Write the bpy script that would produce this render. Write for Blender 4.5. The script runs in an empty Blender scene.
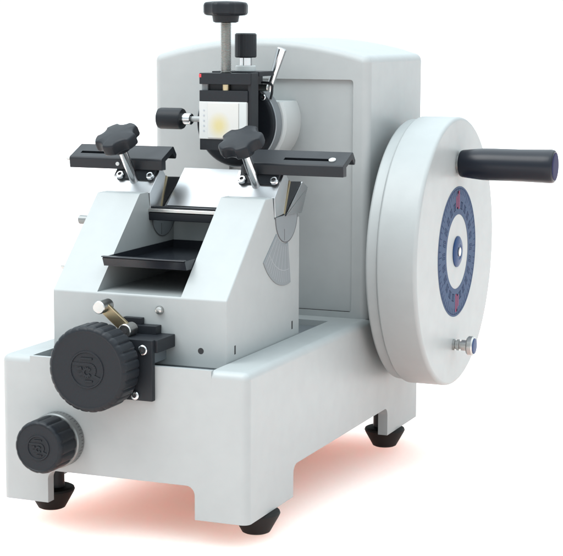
import bpy, bmesh, math, random
from mathutils import Vector, Matrix
random.seed(4)
S = 0.01                      # everything below is written in centimetres
scene = bpy.context.scene
COL = scene.collection
PI = math.pi

# ------------------------------------------------------------------ materials
def mat(name, color, rough=0.4, metal=0.0, coat=0.0, bump=0.0, bscale=300.0, var=0.0, vscale=6.0, spec=0.5, rvar=0.0, aniso=None):
    m = bpy.data.materials.new(name); m.use_nodes = True
    nt = m.node_tree; b = nt.nodes['Principled BSDF']
    b.inputs['Base Color'].default_value = (*color, 1)
    b.inputs['Roughness'].default_value = rough
    b.inputs['Metallic'].default_value = metal
    b.inputs['Specular IOR Level'].default_value = spec
    if coat:
        b.inputs['Coat Weight'].default_value = coat
        b.inputs['Coat Roughness'].default_value = 0.12
    tc = nt.nodes.new('ShaderNodeTexCoord')
    def noise(scale, detail=4, stretch=None):
        n = nt.nodes.new('ShaderNodeTexNoise')
        n.inputs['Scale'].default_value = scale; n.inputs['Detail'].default_value = detail
        if stretch:
            mp = nt.nodes.new('ShaderNodeMapping'); mp.inputs['Scale'].default_value = stretch
            nt.links.new(tc.outputs['Object'], mp.inputs['Vector']); nt.links.new(mp.outputs['Vector'], n.inputs['Vector'])
        else:
            nt.links.new(tc.outputs['Object'], n.inputs['Vector'])
        return n
    if var:
        n = noise(vscale / S * 0.01 * 10)
        r = nt.nodes.new('ShaderNodeValToRGB')
        r.color_ramp.elements[0].position = 0.3; r.color_ramp.elements[1].position = 0.7
        r.color_ramp.elements[0].color = (*[c * (1 - var) for c in color], 1)
        r.color_ramp.elements[1].color = (*[min(1, c * (1 + var)) for c in color], 1)
        nt.links.new(n.outputs['Fac'], r.inputs['Fac']); nt.links.new(r.outputs['Color'], b.inputs['Base Color'])
    if rvar:
        n = noise(40, 5)
        mr = nt.nodes.new('ShaderNodeMapRange')
        mr.inputs['To Min'].default_value = max(0.02, rough - rvar); mr.inputs['To Max'].default_value = rough + rvar
        nt.links.new(n.outputs['Fac'], mr.inputs['Value']); nt.links.new(mr.outputs['Result'], b.inputs['Roughness'])
    if bump:
        n = noise(bscale, 3, aniso)
        bp = nt.nodes.new('ShaderNodeBump'); bp.inputs['Strength'].default_value = bump; bp.inputs['Distance'].default_value = 0.0004
        nt.links.new(n.outputs['Fac'], bp.inputs['Height']); nt.links.new(bp.outputs['Normal'], b.inputs['Normal'])
    return m

M = {}
M['paint'] = mat('paint', (.260, .280, .282), .42, spec=.35, bump=.10, bscale=500, var=.02, rvar=.06)
M['ground'] = mat('ground_surface', (.965, .775, .715), .9, spec=.0)
b = M['ground'].node_tree.nodes['Principled BSDF']        # milky sheet: light bleeds under the machine
b.inputs['Subsurface Weight'].default_value = 1; b.inputs['Subsurface Radius'].default_value = (1, .68, .65); b.inputs['Subsurface Scale'].default_value = .6
M['plastic'] = mat('black_plastic', (.007, .009, .012), .43, spec=.19, bump=.25, bscale=1400, rvar=.08)
M['rubber'] = mat('black_rubber', (.008, .008, .008), .65, spec=.2, bump=.2, bscale=700, rvar=.1)
M['anod'] = mat('black_anodized_metal', (.009, .011, .014), .42, spec=.22, bump=.12, bscale=900, rvar=.08)
M['grip'] = mat('polished_black_grip', (.005, .007, .012), .3, spec=.24, rvar=.05)
M['grip_end'] = mat('blue_black_end', (.008, .008, .045), .5, spec=.06)
M['chrome'] = mat('chrome', (.46, .47, .48), .18, metal=1, rvar=.06)
M['steel'] = mat('brushed_steel', (.40, .40, .39), .3, metal=1, bump=.2, bscale=200, aniso=(1, 12, 1), rvar=.08)
M['brass'] = mat('brass', (.40, .33, .21), .36, metal=1, rvar=.08)
M['recess'] = mat('machined_grey', (.16, .18, .195), .35, metal=.3, bump=.15, bscale=300, rvar=.08)
M['plate'] = mat('grey_plate', (.16, .18, .19), .55, spec=.15, rvar=.05)
M['plate_line'] = mat('engraved_line', (.26, .28, .29), .6, spec=.1)
M['jaw'] = mat('jaw_steel', (.47, .48, .49), .36, metal=1, rvar=.05)
M['collar'] = mat('satin_grey_collar', (.17, .18, .18), .38, metal=.6, rvar=.05)
M['rim'] = mat('satin_grey_rim', (.20, .22, .235), .4, metal=.6, rvar=.05)
M['flange'] = mat('white_enamel', (.36, .385, .385), .45, spec=.3)
M['tray'] = mat('glossy_black_tray', (.010, .012, .016), .2, spec=.35, rvar=.08)
M['blade'] = mat('blade_steel', (.37, .38, .39), .3, metal=1, rvar=.05)
M['white'] = mat('white_plastic', (.40, .43, .43), .5, spec=.3)
M['cassette'] = mat('cassette_white', (.42, .44, .435), .55, spec=.2, var=.02, vscale=20)
M['hole'] = mat('dark_hole', (.02, .02, .022), .8)
M['dot'] = mat('grey_dot', (.30, .33, .36), .7)
M['dial'] = mat('dial_blue', (.053, .078, .130), .6, spec=.03, var=.10, vscale=60)
M['dial_dark'] = mat('dial_tick', (.022, .036, .08), .6, spec=.03)
M['dial_red'] = mat('dial_red', (.19, .055, .10), .6, spec=.03)
M['cap'] = mat('blue_cap', (.014, .038, .105), .4, spec=.12)
M['red'] = mat('red_mark', (.5, .03, .04), .5)
M['ink'] = mat('black_ink', (.05, .05, .055), .6)
# paraffin: cream block, yellower in the middle where the tissue sits
m = mat('paraffin', (.80, .77, .62), .4)
nt = m.node_tree; b = nt.nodes['Principled BSDF']
tc = nt.nodes.new('ShaderNodeTexCoord'); g = nt.nodes.new('ShaderNodeTexGradient'); g.gradient_type = 'SPHERICAL'
mp = nt.nodes.new('ShaderNodeMapping'); mp.inputs['Scale'].default_value = (70, 70, 62); mp.inputs['Location'].default_value = (.1, 0, .15)
nz = nt.nodes.new('ShaderNodeTexNoise'); nz.inputs['Scale'].default_value = 160
mx = nt.nodes.new('ShaderNodeMixRGB'); mx.inputs['Fac'].default_value = .006; mx.blend_type = 'ADD'
nt.links.new(tc.outputs['Object'], mx.inputs['Color1']); nt.links.new(nz.outputs['Color'], mx.inputs['Color2'])
nt.links.new(mx.outputs['Color'], mp.inputs['Vector']); nt.links.new(mp.outputs['Vector'], g.inputs['Vector'])
r = nt.nodes.new('ShaderNodeValToRGB')
r.color_ramp.elements[0].color = (.42, .43, .415, 1); r.color_ramp.elements[1].color = (.42, .375, .19, 1)
r.color_ramp.elements[0].position = .05; r.color_ramp.elements[1].position = .75
nt.links.new(g.outputs['Fac'], r.inputs['Fac']); nt.links.new(r.outputs['Color'], b.inputs['Base Color'])
M['paraffin'] = m

# ------------------------------------------------------------------ mesh helpers
def box(bm, x0, x1, y0, y1, z0, z1):
    v = [bm.verts.new((x, y, z)) for x in (x0, x1) for y in (y0, y1) for z in (z0, z1)]
    for f in ((0, 1, 3, 2), (4, 6, 7, 5), (0, 4, 5, 1), (2, 3, 7, 6), (0, 2, 6, 4), (1, 5, 7, 3)):
        bm.faces.new([v[i] for i in f])
    return v

def prism(bm, poly, axis, a0, a1):
    """poly: 2D points; axis X: (y,z), Y: (x,z), Z: (x,y)"""
    def p(u, v, a): return {'X': (a, u, v), 'Y': (u, a, v), 'Z': (u, v, a)}[axis]
    A = [bm.verts.new(p(u, v, a0)) for u, v in poly]; B = [bm.verts.new(p(u, v, a1)) for u, v in poly]
    n = len(poly)
    bm.faces.new(A); bm.faces.new(B[::-1])
    for i in range(n): bm.faces.new((A[i], B[i], B[(i + 1) % n], A[(i + 1) % n]))

def frame(axis):
    a = Vector(axis).normalized()
    h = Vector((0, 0, 1)) if abs(a.z) < .9 else Vector((1, 0, 0))
    u = (h - a * h.dot(a)).normalized(); v = a.cross(u)
    return a, u, v

def lathe(bm, prof, origin, axis, seg=64, rf=None, caps=True, a0=0, a1=2 * PI):
    """prof: (radius, height) along axis; rf(theta, i) multiplies the radius"""
    a, u, v = frame(axis); o = Vector(origin)
    full = abs(a1 - a0 - 2 * PI) < 1e-6
    n = seg if full else seg + 1
    rings = []
    for i, (r, h) in enumerate(prof):
        R = []
        for k in range(n):
            t = a0 + (a1 - a0) * k / seg
            rr = r * (rf(t, i) if rf else 1)
            R.append(bm.verts.new(o + a * h + (u * math.cos(t) + v * math.sin(t)) * rr))
        rings.append(R)
    for i in range(len(rings) - 1):
        for k in range(seg):
            k2 = (k + 1) % n
            bm.faces.new((rings[i][k], rings[i][k2], rings[i + 1][k2], rings[i + 1][k]))
    if caps:
        bm.faces.new(rings[0][::-1]); bm.faces.new(rings[-1])

def rod(bm, p0, p1, r, seg=32, ch=0.08):
    p0 = Vector(p0); p1 = Vector(p1); L = (p1 - p0).length
    c = min(ch, r * .4, L * .3)
    lathe(bm, [(r - c, 0), (r, c), (r, L - c), (r - c, L)], p0, p1 - p0, seg)

def bevel(bm, w, seg=3, ang=30, sel=None):
    bm.normal_update()
    es = [e for e in bm.edges if len(e.link_faces) == 2 and e.calc_face_angle(0) > math.radians(ang) and (sel is None or sel(e))]
    if es:
        bmesh.ops.bevel(bm, geom=es, offset=w, segments=seg, profile=.5, affect='EDGES', clamp_overlap=True)

WL = {}
def to_mesh(name, bm):
    bmesh.ops.recalc_face_normals(bm, faces=bm.faces[:])
    me = bpy.data.meshes.new(name); bm.to_mesh(me); bm.free()
    return me

def obj(name, bm, m, parent=None, ang=32, wn=True):
    me = bm if isinstance(bm, bpy.types.Mesh) else to_mesh(name, bm)
    co = [v.co for v in me.vertices]
    lo = Vector([min(c[i] for c in co) for i in range(3)]); hi = Vector([max(c[i] for c in co) for i in range(3)])
    c = (lo + hi) / 2
    if parent is None: c.z = lo.z
    for v in me.vertices: v.co = (v.co - c) * S
    for p in me.polygons: p.use_smooth = True
    me.set_sharp_from_angle(angle=math.radians(ang))
    me.materials.append(M[m])
    o = bpy.data.objects.new(name, me); COL.objects.link(o)
    WL[o.name] = c * S
    if parent:
        o.parent = parent; o.location = c * S - WL[parent.name]
    else: o.location = c * S
    if wn:
        w = o.modifiers.new('weighted', 'WEIGHTED_NORMAL'); w.keep_sharp = True
    return o

def boolean(a, cutters, op='DIFFERENCE'):
    """a: bmesh, cutters: list of bmesh -> mesh"""
    oa = bpy.data.objects.new('work', to_mesh('work', a)); COL.objects.link(oa)
    tmp = [oa]
    for c in cutters:
        o_, cb = (op, c) if not isinstance(c, tuple) else c
        oc = bpy.data.objects.new('cut', to_mesh('cut', cb)); COL.objects.link(oc); tmp.append(oc)
        md = oa.modifiers.new('b', 'BOOLEAN'); md.operation = o_; md.object = oc; md.solver = 'EXACT'
    dg = bpy.context.evaluated_depsgraph_get(); dg.update()
    me = bpy.data.meshes.new_from_object(oa.evaluated_get(dg))
    for t in tmp:
        d = t.data; bpy.data.objects.remove(t)
    return me

def new(): return bmesh.new()
def B(*a, bev=0, seg=2):
    bm = new(); box(bm, *a)
    if bev: bevel(bm, bev, seg)
    return bm
def P(poly, axis, a0, a1, bev=0, seg=2, ang=30):
    bm = new(); prism(bm, poly, axis, a0, a1)
    if bev: bevel(bm, bev, seg, ang)
    return bm
def R(p0, p1, r, seg=32, ch=.08):
    bm = new(); rod(bm, p0, p1, r, seg, ch); return bm
def Lz(prof, o, ax, seg=64, rf=None):
    bm = new(); lathe(bm, prof, o, ax, seg, rf); return bm

def thing(name, label, cat, loc):
    o = bpy.data.objects.new(name, None); COL.objects.link(o)
    o.empty_display_size = .02; o.location = Vector(loc) * S; WL[o.name] = Vector(loc) * S
    o['label'] = label; o['category'] = cat
    return o

def screw(parent, p, ax, r=.45, h=.3, m='chrome', name='screw'):
    """socket-head screw with a dark hexagon"""
    p = Vector(p); a = Vector(ax).normalized()
    s = obj(name, Lz([(r, 0), (r, h * .75), (r * .8, h), (r * .5, h), (r * .45, h * .5), (.001, h * .5)], p, a, 24), m, parent)
    obj('hex_socket', Lz([(r * .45, 0), (r * .45, h * .08)], p + a * h * .55, a, 6), 'hole', s)
    return s

FLOOR = -2.25
# ------------------------------------------------------------------ ground
bm = new()
N = 64
vs = [bm.verts.new((4000 * math.cos(2 * PI * k / N), 4000 * math.sin(2 * PI * k / N), FLOOR)) for k in range(N)]
bm.faces.new(vs)
g = obj('ground', bm, 'ground', wn=False); g['kind'] = 'structure'
g['label'] = 'bare pale surface the microtome stands on'; g['category'] = 'ground'

# ------------------------------------------------------------------ the machine
T = thing('rotary_microtome', 'white and grey rotary microtome with black knobs and a large hand wheel', 'microtome', (13, 25, FLOOR))
W, D, H = 26.0, 51.0, 14.25

# base casting: open underneath, four corner legs
bm = new(); box(bm, 0, W, 0, D, 0, H)
bevel(bm, .75, 6, 30, lambda e: all(v.co.z > H - .01 for v in e.verts) or (abs(e.verts[0].co.z - e.verts[1].co.z) > 1))
def cut_profile(a, b_, c, r=.9):
    pts = [(a, -1), (b_, -1)]
    for k in range(7): t = PI / 2 * k / 6; pts.append((b_ - r + r * math.cos(t), c - r + r * math.sin(t)))
    for k in range(7): t = PI / 2 + PI / 2 * k / 6; pts.append((a + r + r * math.cos(t), c - r + r * math.sin(t)))
    return pts
lip = B(3.25, 22.3, -.004, .8, 12.6, H)
me = boolean(bm, [('UNION', lip),
                  ('DIFFERENCE', P(cut_profile(5.02, 20.6, 3.2), 'Y', -2, D + 2)),
                  ('DIFFERENCE', P(cut_profile(11.2, 39.75, 3.2), 'X', -2, W + 2)),
                  ('DIFFERENCE', B(1.1, W - 1.1, 1.1, D - 1.1, -2, 12.2)),
                  ('DIFFERENCE', B(3.3, 22.3, .5, 30.4, 13.55, 20))])
base = obj('base', me, 'paint', T)
obj('recess_floor', B(3.32, 22.28, .52, 30.38, 13.4, 13.62), 'recess', base)
for x, y in ((2.1, 5.8), (24.35, 5.8), (24.25, 44.0), (2.3, 44.0)):
    f = obj('rubber_foot', Lz([(1.15, 0), (1.35, .1), (2.2, 1.62), (2.32, 1.9), (2.25, 2.1), (2.05, 2.2), (1.0, 2.235)], (x, y, FLOOR), (0, 0, 1), 48), 'rubber', base)
    obj('foot_stem', Lz([(.95, 0), (.95, 10)], (x + (.4 if x < 10 else -.4), y, FLOOR + 2.22), (0, 0, 1), 24), 'anod', f)

# ------------------------------------------------------------------ cabinet (tower)
arc = [(.7, 14.2), (25.75, 14.2), (25.75, 40.9)]
def rc(cx, cz, r, t0, t1, n=7): return [(cx + r * math.cos(math.radians(t0 + (t1 - t0) * k / n)), cz + r * math.sin(math.radians(t0 + (t1 - t0) * k / n))) for k in range(n + 1)]
arc = [(.3, 14.2), (25.75, 14.2)] + rc(24.85, 41.75, .9, 0, 78)
for k in range(1, 20):
    u = k / 20; x = 25.04 - (25.04 - 1.01) * u
    arc.append((x, 42.63 + 1.7 * (1 - (2 * u - 1) ** 2)))
arc += rc(1.2, 41.75, .9, 102, 180)
bm = P(arc, 'Y', 33, 51)
bevel(bm, 1.0, 5, 50, lambda e: all(abs(v.co.y - 33) < .01 for v in e.verts) and not all(v.co.z < 14.3 for v in e.verts))
# bevel only catches the silhouette ring of the front face (90 degree edges)
pan = B(9.5, 23.95, 32, 33.42, 14.9, 40.0)
bevel(pan, .35, 3, 30, lambda e: abs(e.verts[0].co.y - e.verts[1].co.y) > 1)
cab = obj('cabinet', boolean(bm, [('DIFFERENCE', pan)]), 'paint', T)
obj('panel_gap', B(9.6, 23.9, 33.2, 33.5, 14.6, 14.95), 'hole', cab)

# ------------------------------------------------------------------ hand wheel
WC = (42.4, 20.95)
def wheel_profile(R_, x0, x1, f0, f1, n=6):
    pts = [(R_ - f0, x0)]
    for k in range(1, n + 1):
        t = PI / 2 * k / n; pts.append((R_ - f0 + f0 * math.sin(t), x0 + f0 - f0 * math.cos(t)))
    for k in range(n + 1):
        t = PI / 2 * k / n; pts.append((R_ - f1 + f1 * math.cos(t), x1 - f1 + f1 * math.sin(t)))
    return pts
wo = (0, WC[0], WC[1])
wheel = obj('hand_wheel', Lz([(14.0, 27.25)] + wheel_profile(14.55, 27.3, 28.6, .3, .12) + wheel_profile(14.9, 28.63, 33, .25, .42, 8), wo, (1, 0, 0), 160), 'paint', T)
obj('wheel_hub', Lz([(6, 25.6), (6, 27.4)], wo, (1, 0, 0), 64), 'recess', wheel)
# dial ring
bm = new(); lathe(bm, [(4.15, 33.0), (4.15, 33.03), (7.25, 33.03), (7.25, 33.0)], wo, (1, 0, 0), 128, caps=False)
dial = obj('dial_ring', bm, 'dial', wheel)
bm = new()
for k in range(60):
    t = 2 * PI * k / 60
    if abs(math.sin(t)) < .16: r_skip = True
    r0, r1 = (5.9, 7.0) if k % 5 == 0 else (6.35, 7.0)
    w_ = .055
    cs, sn = math.cos(t), math.sin(t)
    q = [(r0, -w_), (r1, -w_), (r1, w_), (r0, w_)]
    A = [bm.verts.new((33.04, WC[0] + r * sn + d * cs, WC[1] + r * cs - d * sn)) for r, d in q]
    bm.faces.new(A)
q = [bm.verts.new((33.04, WC[0] + r * math.sin(2 * PI * k / 120), WC[1] + r * math.cos(2 * PI * k / 120))) for k in range(120) for r in (6.95, 7.05)]
for k in range(120): bm.faces.new((q[2 * k], q[2 * k + 1], q[(2 * k + 3) % 240], q[(2 * k + 2) % 240]))
for k in range(24):        # small figures around the ring
    t = 2 * PI * k / 24
    if k in (0, 12): continue
    cs, sn = math.cos(t), math.sin(t)
    for dd in (-.32, .1):
        for (r0, r1, d0, d1) in ((4.75, 5.6, dd, dd + .09), (4.75, 4.86, dd, dd + .28), (5.49, 5.6, dd, dd + .28), (4.75, 5.6, dd + .2, dd + .29)):
            bm.faces.new([bm.verts.new((33.04, WC[0] + r * sn + d * cs, WC[1] + r * cs - d * sn)) for r, d in ((r0, d0), (r1, d0), (r1, d1), (r0, d1))])
obj('dial_scale', bm, 'dial_dark', dial)
for s in (1, -1):
    bm = new()
            # the red figures at the top and at the bottom of the ring
    for d0, d1, r0, r1 in ((-.78, -.5, 4.9, 6.2), (-.3, .0, 4.75, 6.75), (.2, .5, 4.75, 6.75), (-.3, .5, 4.75, 5.0), (-.3, .5, 6.45, 6.75)):
        bm.faces.new([bm.verts.new((33.05 + .001 * d0, WC[0] + d * s, WC[1] + r * s)) for r, d in ((r0, d0), (r1, d0), (r1, d1), (r0, d1))])
    obj('red_figure', bm, 'dial_red', dial)
cap = obj('hub_cap', Lz([(1.72, 33.0), (1.72, 33.1), (1.5, 33.22), (.9, 33.3), (.75, 33.22)], wo, (1, 0, 0), 48), 'cap', wheel)
obj('hub_highlight', Lz([(.5, 33.2), (.5, 33.34), (.3, 33.4)], wo, (1, 0, 0), 32), 'steel', cap)  # small steel disc standing in for the highlight on the blue cap
# handle
ho = (0, 42.35, 30.75)
grip = obj('handle', Lz([(1.2, 33.2), (1.42, 33.3), (1.5, 33.5), (1.62, 34.6), (1.74, 35.8), (1.76, 37), (1.76, 40), (1.82, 42.8), (1.84, 43.4), (1.76, 43.7), (1.6, 43.82)], ho, (1, 0, 0), 64), 'grip', wheel)
obj('handle_end', Lz([(1.5, 43.78), (1.5, 43.85), (1.2, 43.92)], ho, (1, 0, 0), 48), 'grip_end', grip)
obj('handle_stud', Lz([(1.0, 32.9), (1.0, 33.3)], ho, (1, 0, 0), 32), 'steel', grip)
# locking pin
lo_ = (0, 41.6, 10.6)
pin = obj('locking_pin', Lz([(.62, 32.95), (.62, 33.25), (.5, 33.3), (.5, 33.42), (.62, 33.47), (.62, 33.75), (.45, 33.8), (.45, 33.95), (.6, 34.0), (.6, 34.55), (.95, 34.65), (1.08, 34.8), (1.08, 35.25), (.95, 35.4)], lo_, (1, 0, 0), 40), 'steel', wheel)
obj('pin_cap', Lz([(.9, 35.38), (.85, 35.48), (.5, 35.55)], lo_, (1, 0, 0), 32), 'cap', pin)

# ------------------------------------------------------------------ knife base (sloped housing with two arms)
XL, XR, IL, IR = 3.69, 22.18, 8.5, 17.4
prof = [(3.8, 13.63), (3.8, 20.15), (13.1, 28.9), (15.0, 28.9), (15.45, 26.75), (22.15, 26.4), (22.15, 13.63)]
bm = P(prof, 'X', XL, XR)
bevel(bm, .14, 3)
me = boolean(bm, [('DIFFERENCE', B(IL, IR, 3, 20.9, 20.25, 40)), ('DIFFERENCE', B(IL, IR, 20.5, 30, 26.3, 40))])
kb = obj('knife_base', me, 'paint', T)
# screws and holes on it
s = obj('button_screw', Lz([(.42, 0), (.42, .2), (.3, .42), (.12, .5)], (15.25, 3.8, 18.9), (0, -1, 0), 24), 'steel', kb)
obj('screw_hole', Lz([(.3, 0), (.3, .01)], (19.5, 3.8, 15.27), (0, -1, 0), 24), 'hole', kb)
for y, z in ((5.7, 15.25), (20.2, 15.4)):
    obj('slot', B(XR, XR + .012, y - .16, y + .16, z - .42, z + .42), 'hole', kb)
obj('side_bolt', R((2.45, 11.6, 26.2), (XL + .2, 11.6, 26.2), .46), 'collar', kb)
obj('side_bolt', R((3.1, 6.6, 22.1), (XL + .2, 6.6, 22.1), .25), 'steel', kb)
# angle scale
O = (18.3, 27.1)
def fan(r0, r1, t0, t1, n=16):
    f = lambda r, t: (O[0] + r * math.sin(math.radians(t)), O[1] - r * math.cos(math.radians(t)))
    return [f(r0, t0 + (t1 - t0) * k / n) for k in range(n + 1)] + [f(r1, t1 + (t0 - t1) * k / n) for k in range(n + 1)]
sc = obj('angle_scale', P(fan(3.1, 7.3, -53, 10), 'X', XR - .05, XR + .09, .03, 1), 'plate', kb)
bm = new()
for k in range(13):
    t = -49 + k * 4.6
    a = math.radians(t); r0, r1 = (3.4, 7.0) if k % 2 == 0 else (5.9, 7.0)
    w_ = .035
    bm.faces.new([bm.verts.new((XR + .096, O[0] + r * math.sin(a) + d * math.cos(a), O[1] - r * math.cos(a) + d * math.sin(a))) for r, d in ((r0, -w_), (r1, -w_), (r1, w_), (r0, w_))])
p_ = fan(5.75, 5.81, -50, 7.5, 24)
n = len(p_) // 2
q = [bm.verts.new((XR + .097, y, z)) for y, z in p_]
for k in range(n - 1): bm.faces.new((q[k], q[k + 1], q[2 * n - 2 - k], q[2 * n - 1 - k]))
obj('scale_lines', bm, 'plate_line', sc)

# ------------------------------------------------------------------ two knife rockers with clamps
kd = Vector((.69, .724)).normalized(); nd = Vector((-kd.y, kd.x))
def L(s, t): return (O[0] + kd.x * s + nd.x * t, O[1] + kd.y * s + nd.y * t)
def L3(x, s, t): y, z = L(s, t); return (x, y, z)
N3 = Vector((0, nd.x, nd.y)); K3 = Vector((0, kd.x, kd.y))
def star(theta, i, n=6, depth=.13):
    c = math.cos(n * theta)
    return 1 - depth * (0.5 - 0.5 * c) ** 1.3 * 1.15
def star_knob(name, o, ax, parent, Rr=2.3, rot=0, n=5, c=1.32, q=.515, hub=1.25, thick=1.3):
    """knob with n lobes and a round scallop cut between each two"""
    h0 = .75
    prof = [(hub * .8, 0), (hub, .1), (hub + .1, h0 - .05), (Rr * .86, h0), (Rr * .96, h0 + .1), (Rr, h0 + .3), (Rr, h0 + thick - .35), (Rr * .97, h0 + thick - .15), (Rr * .91, h0 + thick - .03), (Rr * .6, h0 + thick + .06), (.2, h0 + thick + .1)]
    def rf(t, i):
        if i < 3: return 1
        d = ((t + rot) % (2 * PI / n)) - PI / n
        k = q * q - (c * math.sin(d)) ** 2
        r_ = 1.0
        if k > 0: r_ = min(1.0, c * math.cos(d) - math.sqrt(k))
        r_ = 1 - (1 - r_) * (1 if i < 9 else .3 if i == 9 else 0)
        return r_
    return obj(name, Lz(prof, o, ax, 160, rf), 'plastic', parent, ang=50)

for side, (x0, x1) in enumerate(((XL + .02, IL + .06), (IR - .06, XR + .06))):
    seat = []
    for k in range(25):
        t = PI + PI * k / 24; seat.append((O[0] + .15 + 2.92 * math.cos(t), 26.85 + 2.75 * math.sin(t)))
    rk = obj('knife_rocker', P(seat + [L(3.0, -2.8), L(1.0, -.6), L(-.6, .3)], 'X', x0, x1, .05, 1), 'plate', T)
    # front jaw, chrome, its outer face square to the clamp screw
    obj('front_jaw', P([(15.35, 26.88), (15.2, 28.85), L(2.6, 3.22), L(2.75, 2.9), L(2.73, 1.78), L(-.52, .47)], 'X', x0 - .04, x1 + .03, .03, 1), 'jaw', rk)
    obj('rear_jaw', P([L(-.5, .1), L(4.86, -1.05), L(5.4, -2.6), (22.3, 26.75), (17.9, 26.85)], 'X', x0 + .1, x1 + .12, .08, 2), 'jaw', rk)
    obj('slot_shade_wedge', P([L(-.46, .28), L(2.7, 1.62), L(4.8, -.95)], 'X', x0 + .06, x1 + .05), 'anod', rk)  # black wedge standing in for the shade inside the open V slot
    obj('brass_shim', P([L(-.5, .44), L(2.75, 1.76), L(2.85, 1.42), L(-.42, .3)], 'X', x0 + .03, x1 + .10), 'brass', rk)
    obj('pointer', P([(17.85, 24.35), (17.93, 24.35), (17.93, 25.5), (17.85, 25.5)], 'X', x1 - .02, x1 + .012), 'ink', rk)
    bm = new()
    q = []
    for k in range(25):
        t = PI + PI * k / 24
        for rr in (2.84, 2.93): q.append(bm.verts.new((x1 + .006, O[0] + .15 + rr * math.cos(t), 26.85 + rr * .942 * math.sin(t))))
    for k in range(24): bm.faces.new((q[2 * k], q[2 * k + 1], q[2 * k + 3], q[2 * k + 2]))
    obj('cheek_outline', bm, 'ink', rk)
    # black pad plate with two screws on the jaw
    obj('pad_plate', P([L(.75, 3.2), L(.75, 3.55), L(1.55, 3.7), L(2.6, 4.2), L(2.7, 3.1)], 'X', x0 + .55, x1 - .15, .06, 2), 'anod', rk)
    for xx in (x0 + .95, x1 - .5):
        screw(rk, L3(xx, 1.05, 3.6), N3, .42, .35)
    # sliding guard bar on top
    bx0, bx1 = ((-1.35, 9.3), (18.3, 28.95))[side]
    Y0, Z0 = 16.55, 31.0
    poly = [(0, 0), (-.1, 1.0), (0, 1.18), (2.55, 2.3), (2.8, 2.28), (3.5, 1.45), (3.4, 1.05), (3.2, 1.0), (2.6, 1.6), (.9, .9), (.95, 0)]
    bar = P([(Y0 + a, Z0 + c) for a, c in poly], 'X', bx0, bx1, .07, 2)
    th = math.atan2(1.12, 2.55); cu = Vector((0, math.cos(th), math.sin(th))); cn = Vector((0, -math.sin(th), math.cos(th)))
    def on_bar(x, u, h): p = Vector((x, Y0, Z0 + 1.18)) + cu * u + cn * h; return (p.x, p.y, p.z)
    sx0, sx1 = ((bx0 + .9, bx0 + 6.2), (bx1 - 6.6, bx1 - 1.3))[side]
    slot = new()
    A = [on_bar(x, u, h) for x, u, h in ((sx0, .75, -.35), (sx1, .75, -.35), (sx1, 1.25, -.35), (sx0, 1.25, -.35), (sx0, .75, 1), (sx1, .75, 1), (sx1, 1.25, 1), (sx0, 1.25, 1))]
    v = [slot.verts.new(p) for p in A]
    for f in ((0, 1, 2, 3), (4, 5, 6, 7), (0, 1, 5, 4), (1, 2, 6, 5), (2, 3, 7, 6), (3, 0, 4, 7)): slot.faces.new([v[i] for i in f])
    gb = obj('guard_bar', boolean(bar, [('DIFFERENCE', slot)]), 'anod', T)
    if side:
        obj('slot_screw', Lz([(.36, 0), (.36, .42), (.22, .5)], on_bar(sx1 - .2, 1.0, -.33), cn, 24), 'white', gb)
    else:
        obj('end_tip', R((bx0 - .45, Y0 + .25, Z0 + 1.0), (bx0 + .1, Y0 + .25, Z0 + 1.0), .3), 'white', gb)
        obj('slot_screw', Lz([(.2, 0), (.2, .15)], (4.3, Y0 - .05, Z0 + .55), (0, -1, 0), 16), 'white', gb)
    # clamp screw and knob
    cx = (6.3, 19.85)[side]
    ax = Vector(((-.11, -.10)[side], -.50, .86)).normalized()
    b0 = Vector(L3(cx, .6, 3.0))
    kn = star_knob('clamp_knob', b0 + ax * 4.05, ax, T, 2.3, (.45, .05)[side], hub=.95)
    obj('steel_rod', R(b0, b0 + ax * 4.2, .47), 'chrome', kn)

# support shaft across the channel
obj('cross_bar', P([(15.0, 26.9), (15.0, 27.25), (16.3, 27.3), (16.3, 26.9)], 'X', IL - .3, IR + .3, .04, 1), 'steel', kb)
obj('dark_bar', P([(15.15, 26.05), (15.05, 26.85), (16.2, 26.85), (16.2, 26.05)], 'X', IL - .3, IR + .3, .1, 2), 'anod', kb)
obj('bar_seam', B(IL - .3, IR + .3, 15.5, 16.3, 27.28, 27.42), 'anod', kb)

# ------------------------------------------------------------------ things held by the machine
kn_ = obj('microtome_knife', P([L(-.35, .78), L(5.2, .12), L(5.2, .08), L(3.0, -.72), L(-.2, .25)], 'X', IL + .85, IR - .1, .03, 1, 20), 'blade')
kn_['label'] = 'bright steel wedge knife lying between the two arms under the specimen block'; kn_['category'] = 'knife'

# section waste tray
tz0, tz1, ty0, ty1 = 22.62, 23.5, 4.9, 20.6
tx0, tx1 = IL + .05, IR - .05
t = .12
tr = thing('waste_tray', 'shallow black tray sitting in the channel between the sloped arms', 'tray', ((tx0 + tx1) / 2, (ty0 + ty1) / 2, tz0))
bm = new(); prism(bm, [(ty0, tz1 - .1), (ty0 + .35, tz0), (ty1, tz0), (ty1, tz1), (ty0 + .1, tz1)], 'X', tx0, tx1)
c = new(); prism(c, [(ty0 + .28, tz1 + .5), (ty0 + .55, tz0 + t), (ty1 - t, tz0 + t), (ty1 - t, tz1 + .5)], 'X', tx0 + t, tx1 - t)
obj('pan', boolean(bm, [('DIFFERENCE', c)]), 'tray', tr)
bm = new(); prism(bm, [(ty0 - .25, tz1 + .02), (ty0 - .2, tz1 + .12), (ty0 + .28, tz1 + .12), (ty0 + .28, tz1 + .02)], 'X', tx0, tx1)
obj('front_rim', bm, 'tray', tr)
for x in (IL - .02, IR - .33):
    obj('tray_ledge', B(x, x + .35, 10, 20.4, 22.3, 22.61), 'paint', kb)

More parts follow.
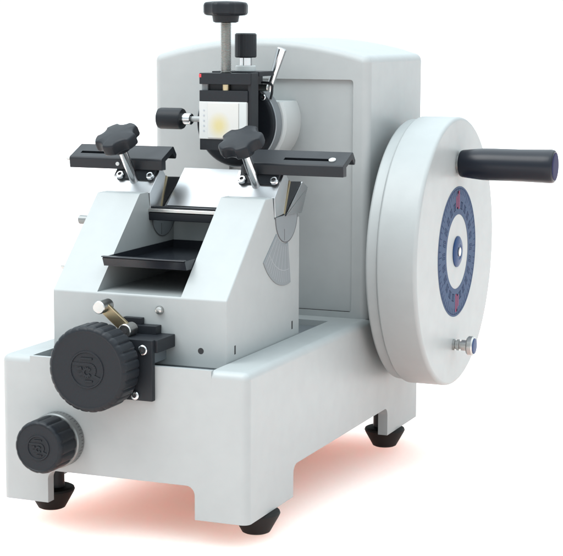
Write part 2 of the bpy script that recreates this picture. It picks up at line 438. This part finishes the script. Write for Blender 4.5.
# ------------------------------------------------------------------ specimen head
hc = (12.65, 35.4)
bm = new()
fl = Lz([(4.7, 29.3), (5.0, 29.5), (5.05, 33.4), (5.05, 33.9)], (hc[0] + .1, 0, hc[1] + .05), (0, 1, 0), 96)
flange = obj('specimen_flange', boolean(fl, [('DIFFERENCE', B(0, 30, 20, 40, hc[1] + 2.25, 60))]), 'flange', T)
disc = obj('orientation_disc', Lz([(4.0, 27.3), (4.4, 27.45), (4.52, 27.7), (4.6, 28.6), (4.6, 29.35)], (hc[0], 0, hc[1] - .05), (0, 1, 0), 96), 'plastic', T)
obj('disc_rim', Lz([(4.58, 27.72), (4.64, 27.78), (4.64, 29.25), (4.58, 29.3)], (hc[0], 0, hc[1] - .05), (0, 1, 0), 96), 'rim', disc)
screw(disc, (15.9, 27.38, 38.2), (0, -1, 0), .35, .25)
cx0, cx1 = 10.95, 16.35
clamp = obj('specimen_clamp', B(cx0 + .4, cx1 + .3, 22.9, 24.1, 32.95, 40.2, bev=.08), 'anod', T)
obj('clamp_post', B(11.5, 15.0, 24.0, 27.5, 33.6, 39.0, bev=.08), 'anod', clamp)
obj('clamp_frame', B(cx1 + .0, cx1 + .4, 22.25, 24.1, 33.0, 40.85, bev=.06), 'anod', clamp)
obj('lower_jaw', B(cx0 + .02, cx1 + .05, 22.1, 24.0, 32.85, 33.98, bev=.06), 'anod', clamp)
obj('upper_jaw', B(cx0, cx1 + .05, 22.05, 24.0, 37.88, 39.02, bev=.06), 'anod', clamp)
obj('top_plate', B(cx0 + .02, cx1 + .35, 22.0, 24.2, 39.65, 40.8, bev=.06), 'anod', clamp)
obj('red_marker', B(cx0 + .0, cx0 + .25, 21.98, 22.5, 40.35, 40.7), 'red', clamp)
obj('guide_block', B(cx0 + .05, cx0 + .7, 22.6, 23.5, 39.0, 39.7), 'plate', clamp)
obj('brass_nut', R((13.75, 22.6, 38.9), (13.75, 22.6, 39.7), .38), 'brass', clamp)
sx, sy = 13.55, 23.0
sp = obj('adjusting_screw', Lz([(.52, 0)] + [(r, .1 + .15 * k + dz) for k in range(36) for r, dz in ((.58, 0), (.47, .075))] + [(.52, 5.6)], (sx, sy, 40.6), (0, 0, 1), 28), 'steel', clamp, ang=60)
star_knob('screw_knob', (sx - .02, sy, 45.95), (0, 0, 1), clamp, 2.32, .1, 8, 2.2, 1.27, 1.3, 1.35)
# small locking knob
lx, ly = 14.35, 26.3
lk = obj('locking_knob', Lz([(1.05, 42.35), (1.14, 42.45), (1.14, 44.75), (1.0, 44.88)], (lx, ly, 0), (0, 0, 1), 96, lambda t, i: 1 - .02 * (0.5 + 0.5 * math.cos(24 * t))), 'plastic', clamp)
obj('knob_neck', R((lx, ly, 41.3), (lx, ly, 42.4), .66), 'chrome', lk)
obj('collar', Lz([(1.0, 40.9), (1.08, 40.97), (1.08, 41.45), (1.0, 41.52)], (lx, ly, 0), (0, 0, 1), 40), 'white', lk)
bk = obj('back_bracket', B(11.4, 16.8, 24.2, 28.2, 40.45, 40.95, bev=.06), 'anod', clamp)
obj('bracket_post', B(12.2, 15.2, 26.2, 28.9, 38.6, 40.5), 'anod', bk)
# hook spring at the right
bm = new()
pts = [(15.6, 27.6, 39.75), (16.6, 27.6, 39.7), (16.85, 27.6, 39.4), (16.8, 27.6, 38.6), (16.6, 27.7, 38.0)]
for a, c in zip(pts, pts[1:]): rod(bm, a, c, .13, 12, .02)
obj('wire_hook', bm, 'anod', clamp)
obj('hook_nut', R((15.3, 27.4, 39.2), (16.5, 27.4, 39.2), .38), 'steel', clamp)
# clamping lever
obj('clamp_lever', Lz([(.34, 0), (.36, .3), (.40, 2.2), (.52, 4.6), (.52, 4.85), (.44, 4.95)], (15.3, 30.2, 38.6), (1.5, .1, 4.6), 32), 'chrome', flange)
# left tilt knob
tk = obj('tilt_knob', Lz([(.9, 4.35), (1.08, 4.45), (1.14, 4.65), (1.14, 7.0), (1.04, 7.2)], (0, 26, 35.8), (1, 0, 0), 48), 'plastic', clamp)
obj('knob_shaft', R((7.1, 26, 35.8), (8.25, 26, 35.8), .62), 'chrome', tk)
obj('thin_shaft', R((8.2, 26, 35.8), (11.6, 26, 35.8), .3), 'paint', tk)

# tissue cassette with paraffin block
ca = thing('tissue_cassette', 'white tissue cassette with a yellow wax block gripped in the black clamp jaws', 'cassette', (13.6, 22.8, 33.98))
obj('cassette_frame', B(cx0 - .02, cx1 - .02, 22.0, 23.5, 33.99, 37.87, bev=.08), 'cassette', ca)
obj('side_grip', B(cx1 - .85, cx1 - .05, 21.93, 22.1, 34.05, 37.8, bev=.03), 'white', ca)
obj('wax_block', B(cx0 + 1.0, cx1 - .9, 21.9, 22.1, 34.1, 37.75, bev=.08), 'paraffin', ca)
bm = new()
for k in range(5):
    lathe(bm, [(.10, 0), (.10, .02)], (cx0 + .55, 21.998, 36.95 - .53 * k), (0, -1, 0), 16)
obj('vent_holes', bm, 'dot', ca)

# ------------------------------------------------------------------ coarse feed knob, bracket and lever
def feed_knob(name, o, R_, d, grooves, parent, emblem_r, depth=.035):
    prof = [(R_ * .93, 0), (R_ * .985, .12), (R_, .35), (R_, d - .55), (R_ * .985, d - .3), (R_ * .95, d - .1), (R_ * .90, d), (R_ * .87, d + .0), (R_ * .85, d - .05), (.2, d - .05)]
    def rf(t, i):
        if i > 6: return 1
        c = abs(math.sin(grooves * t / 2))
        return 1 - depth * (1 - min(1, c * 1.6)) * (1 if i < 4 else .6 if i == 4 else .3)
    k = obj(name, Lz(prof, o, (0, -1, 0), grooves * 10, rf), 'plastic', parent, ang=40)
    y = o[1] - d + .05
    e = emblem_r; cnt = [0]
    bm = new()
    lathe(bm, [(e - .14, 0), (e - .09, .1), (e + .05, .1), (e + .1, 0)], (o[0], y + .01, o[2]), (0, -1, 0), 64, caps=False)
    def stroke(pts, w=.16):
        for (x0, z0), (x1, z1) in zip(pts, pts[1:]):
            dx, dz = x1 - x0, z1 - z0; l = math.hypot(dx, dz) or 1; px, pz = -dz / l * w / 2 * e, dx / l * w / 2 * e
            q = [(x0 * e + px, z0 * e + pz), (x1 * e + px, z1 * e + pz), (x1 * e - px, z1 * e - pz), (x0 * e - px, z0 * e - pz)]
            cnt[0] += 1; prism(bm, [(o[0] + a, o[2] + b_) for a, b_ in q], 'Y', y + .02, y - .05 - .002 * cnt[0])
    arcp = lambda cx, cz, r, a, b_, n=10: [(cx + r * math.cos(math.radians(a + (b_ - a) * i / n)), cz + r * math.sin(math.radians(a + (b_ - a) * i / n))) for i in range(n + 1)]
    stroke([(-.86, .30), (.2, .30)] + arcp(.2, -.02, .32, 85, -60, 7) + [(.82, -.48)])
    stroke(arcp(.02, -.14, .22, 30, 330, 10))
    stroke([(-.55, .02), (-.28, .08)]); stroke([(-.45, -.28), (-.2, -.2)])
    stroke([(-.1, -.62), (.35, -.62)], .1); stroke([(-.35, .62), (.35, .62)], .1)
    obj('emblem', bm, 'plastic', k)
    return k
ck = feed_knob('coarse_feed_knob', (11.55, -1.1, 14.25), 4.08, 2.95, 28, T, 1.7, .032)
obj('knob_shaft', R((11.55, -1.3, 14.25), (11.55, 1.2, 14.25), 1.2), 'anod', ck)
br = obj('feed_bracket', B(10.5, 16.58, -.62, -.006, 11.0, 16.75, bev=.06), 'anod', T)
obj('bracket_arm', B(11.2, 16.85, -.05, 3.78, 15.5, 16.72, bev=.08), 'anod', br)
obj('arm_web', B(11.6, 15.9, .53, 3.78, 14.28, 15.52), 'recess', br)
obj('top_slide', B(11.4, 15.4, 2.6, 3.79, 16.7, 17.5, bev=.05), 'anod', br)
obj('top_stop', B(11.6, 13.6, 3.1, 3.79, 17.45, 18.1, bev=.05), 'anod', br)
screw(br, (15.7, -.62, 15.85), (0, -1, 0), .47, .3)
screw(br, (14.85, -.62, 11.5), (0, -1, 0), .42, .3)
# lock lever
lp, lt = Vector((13.15, 1.2, 17.25)), Vector((10.75, .9, 19.4))
d = (lt - lp); px = Vector((-d.z, 0, d.x)).normalized() * .55
bm = new()
for yy in (0,):
    A = [bm.verts.new(p + Vector((0, o_, 0))) for o_ in (-.22, .22) for p in (lp + px, lt + px, lt - px, lp - px)]
    for f in ((0, 1, 2, 3), (7, 6, 5, 4), (0, 4, 5, 1), (1, 5, 6, 2), (2, 6, 7, 3), (3, 7, 4, 0)): bm.faces.new([A[i] for i in f])
bevel(bm, .08, 2)
lv = obj('lock_lever', bm, 'brass', br)
obj('lever_pin', R(lt + Vector((0, -1.0, 0)), lt + Vector((0, 1.0, 0)), .62), 'steel', lv)
pv = obj('lever_pivot', R(lp + Vector((0, -.75, 0)), lp + Vector((0, .9, 0)), .66), 'steel', lv)
obj('hex_socket', Lz([(.3, 0), (.3, .02)], lp + Vector((0, -.745, 0)), (0, -1, 0), 6), 'hole', pv)

# ------------------------------------------------------------------ fine feed knob with graduated collar
fo = (6.4, -.02, 6.45)
fk = feed_knob('fine_feed_knob', (fo[0], -1.25, fo[2]), 2.56, 2.95, 14, T, 1.15, .05)
gc = obj('graduated_collar', Lz([(2.6, 0), (2.66, .06), (2.66, 1.1), (2.56, 1.25), (2.2, 1.3)], fo, (0, -1, 0), 96), 'collar', fk)
bm = new()
for k in range(50):
    t = 2 * PI * k / 50; h = .6 if k % 5 == 0 else .36
    a, u, v = frame((0, -1, 0)); w_ = .035
    c = Vector(fo)
    q = [(-w_, .2), (w_, .2), (w_, .2 + h), (-w_, .2 + h)]
    rad = u * math.cos(t) + v * math.sin(t); tan = -u * math.sin(t) + v * math.cos(t)
    bm.faces.new([bm.verts.new(c + rad * 2.667 + tan * p + a * h_) for p, h_ in q])
obj('graduation_marks', bm, 'ink', gc)

# ------------------------------------------------------------------ camera
cam = bpy.data.cameras.new('camera'); co = bpy.data.objects.new('camera', cam); COL.objects.link(co)
F = 1753.77
cam.sensor_fit = 'HORIZONTAL'; cam.sensor_width = 36; cam.lens = F / 563 * 36
cam.clip_start = .05; cam.clip_end = 200
r_, u_, f_ = Vector((.92603579, .37741032, .00437792)), Vector((-.05700225, .12837914, .99008562)), Vector((-.3731065, .91710427, -.14039692))
m4 = Matrix((r_, u_, -f_)).transposed().to_4x4(); m4.translation = Vector((87.77091597, -143.93429455, 45.30224722)) * S
co.matrix_world = m4
scene.camera = co

# ------------------------------------------------------------------ light: a bright white studio, brightest overhead
w = bpy.data.worlds.new('World'); scene.world = w; w.use_nodes = True
nt = w.node_tree; bg = nt.nodes['Background']
tc = nt.nodes.new('ShaderNodeTexCoord'); sp_ = nt.nodes.new('ShaderNodeSeparateXYZ')
nt.links.new(tc.outputs['Generated'], sp_.inputs['Vector'])
def mth(op, a, b_):
    n = nt.nodes.new('ShaderNodeMath'); n.operation = op
    for i, q in enumerate((a, b_)):
        if isinstance(q, (int, float)): n.inputs[i].default_value = q
        else: nt.links.new(q, n.inputs[i])
    return n.outputs[0]
up = mth('POWER', mth('MAXIMUM', sp_.outputs['Z'], 0.0), 2.0)
nt.links.new(mth('ADD', mth('MULTIPLY', up, 2.9), 1.12), bg.inputs['Strength'])
bg.inputs['Color'].default_value = (.90, 1.0, 1.05, 1)
def area(name, loc, target, size, power, color):
    l = bpy.data.lights.new(name, 'AREA'); l.shape = 'DISK'; l.size = size * S; l.energy = power; l.color = color
    o = bpy.data.objects.new(name, l); COL.objects.link(o)
    o.location = Vector(loc) * S
    o.rotation_euler = (Vector(target) - Vector(loc)).to_track_quat('-Z', 'Y').to_euler()
    return o
area('softbox', (-60, -95, 240), (13, 20, 15), 170, 54, (1.0, .99, .97))
scene.view_settings.view_transform = 'Standard'; scene.view_settings.look = 'None'
scene.view_settings.exposure = 0; scene.view_settings.gamma = 1
scene.render.engine = 'CYCLES'
scene.cycles.max_bounces = 8
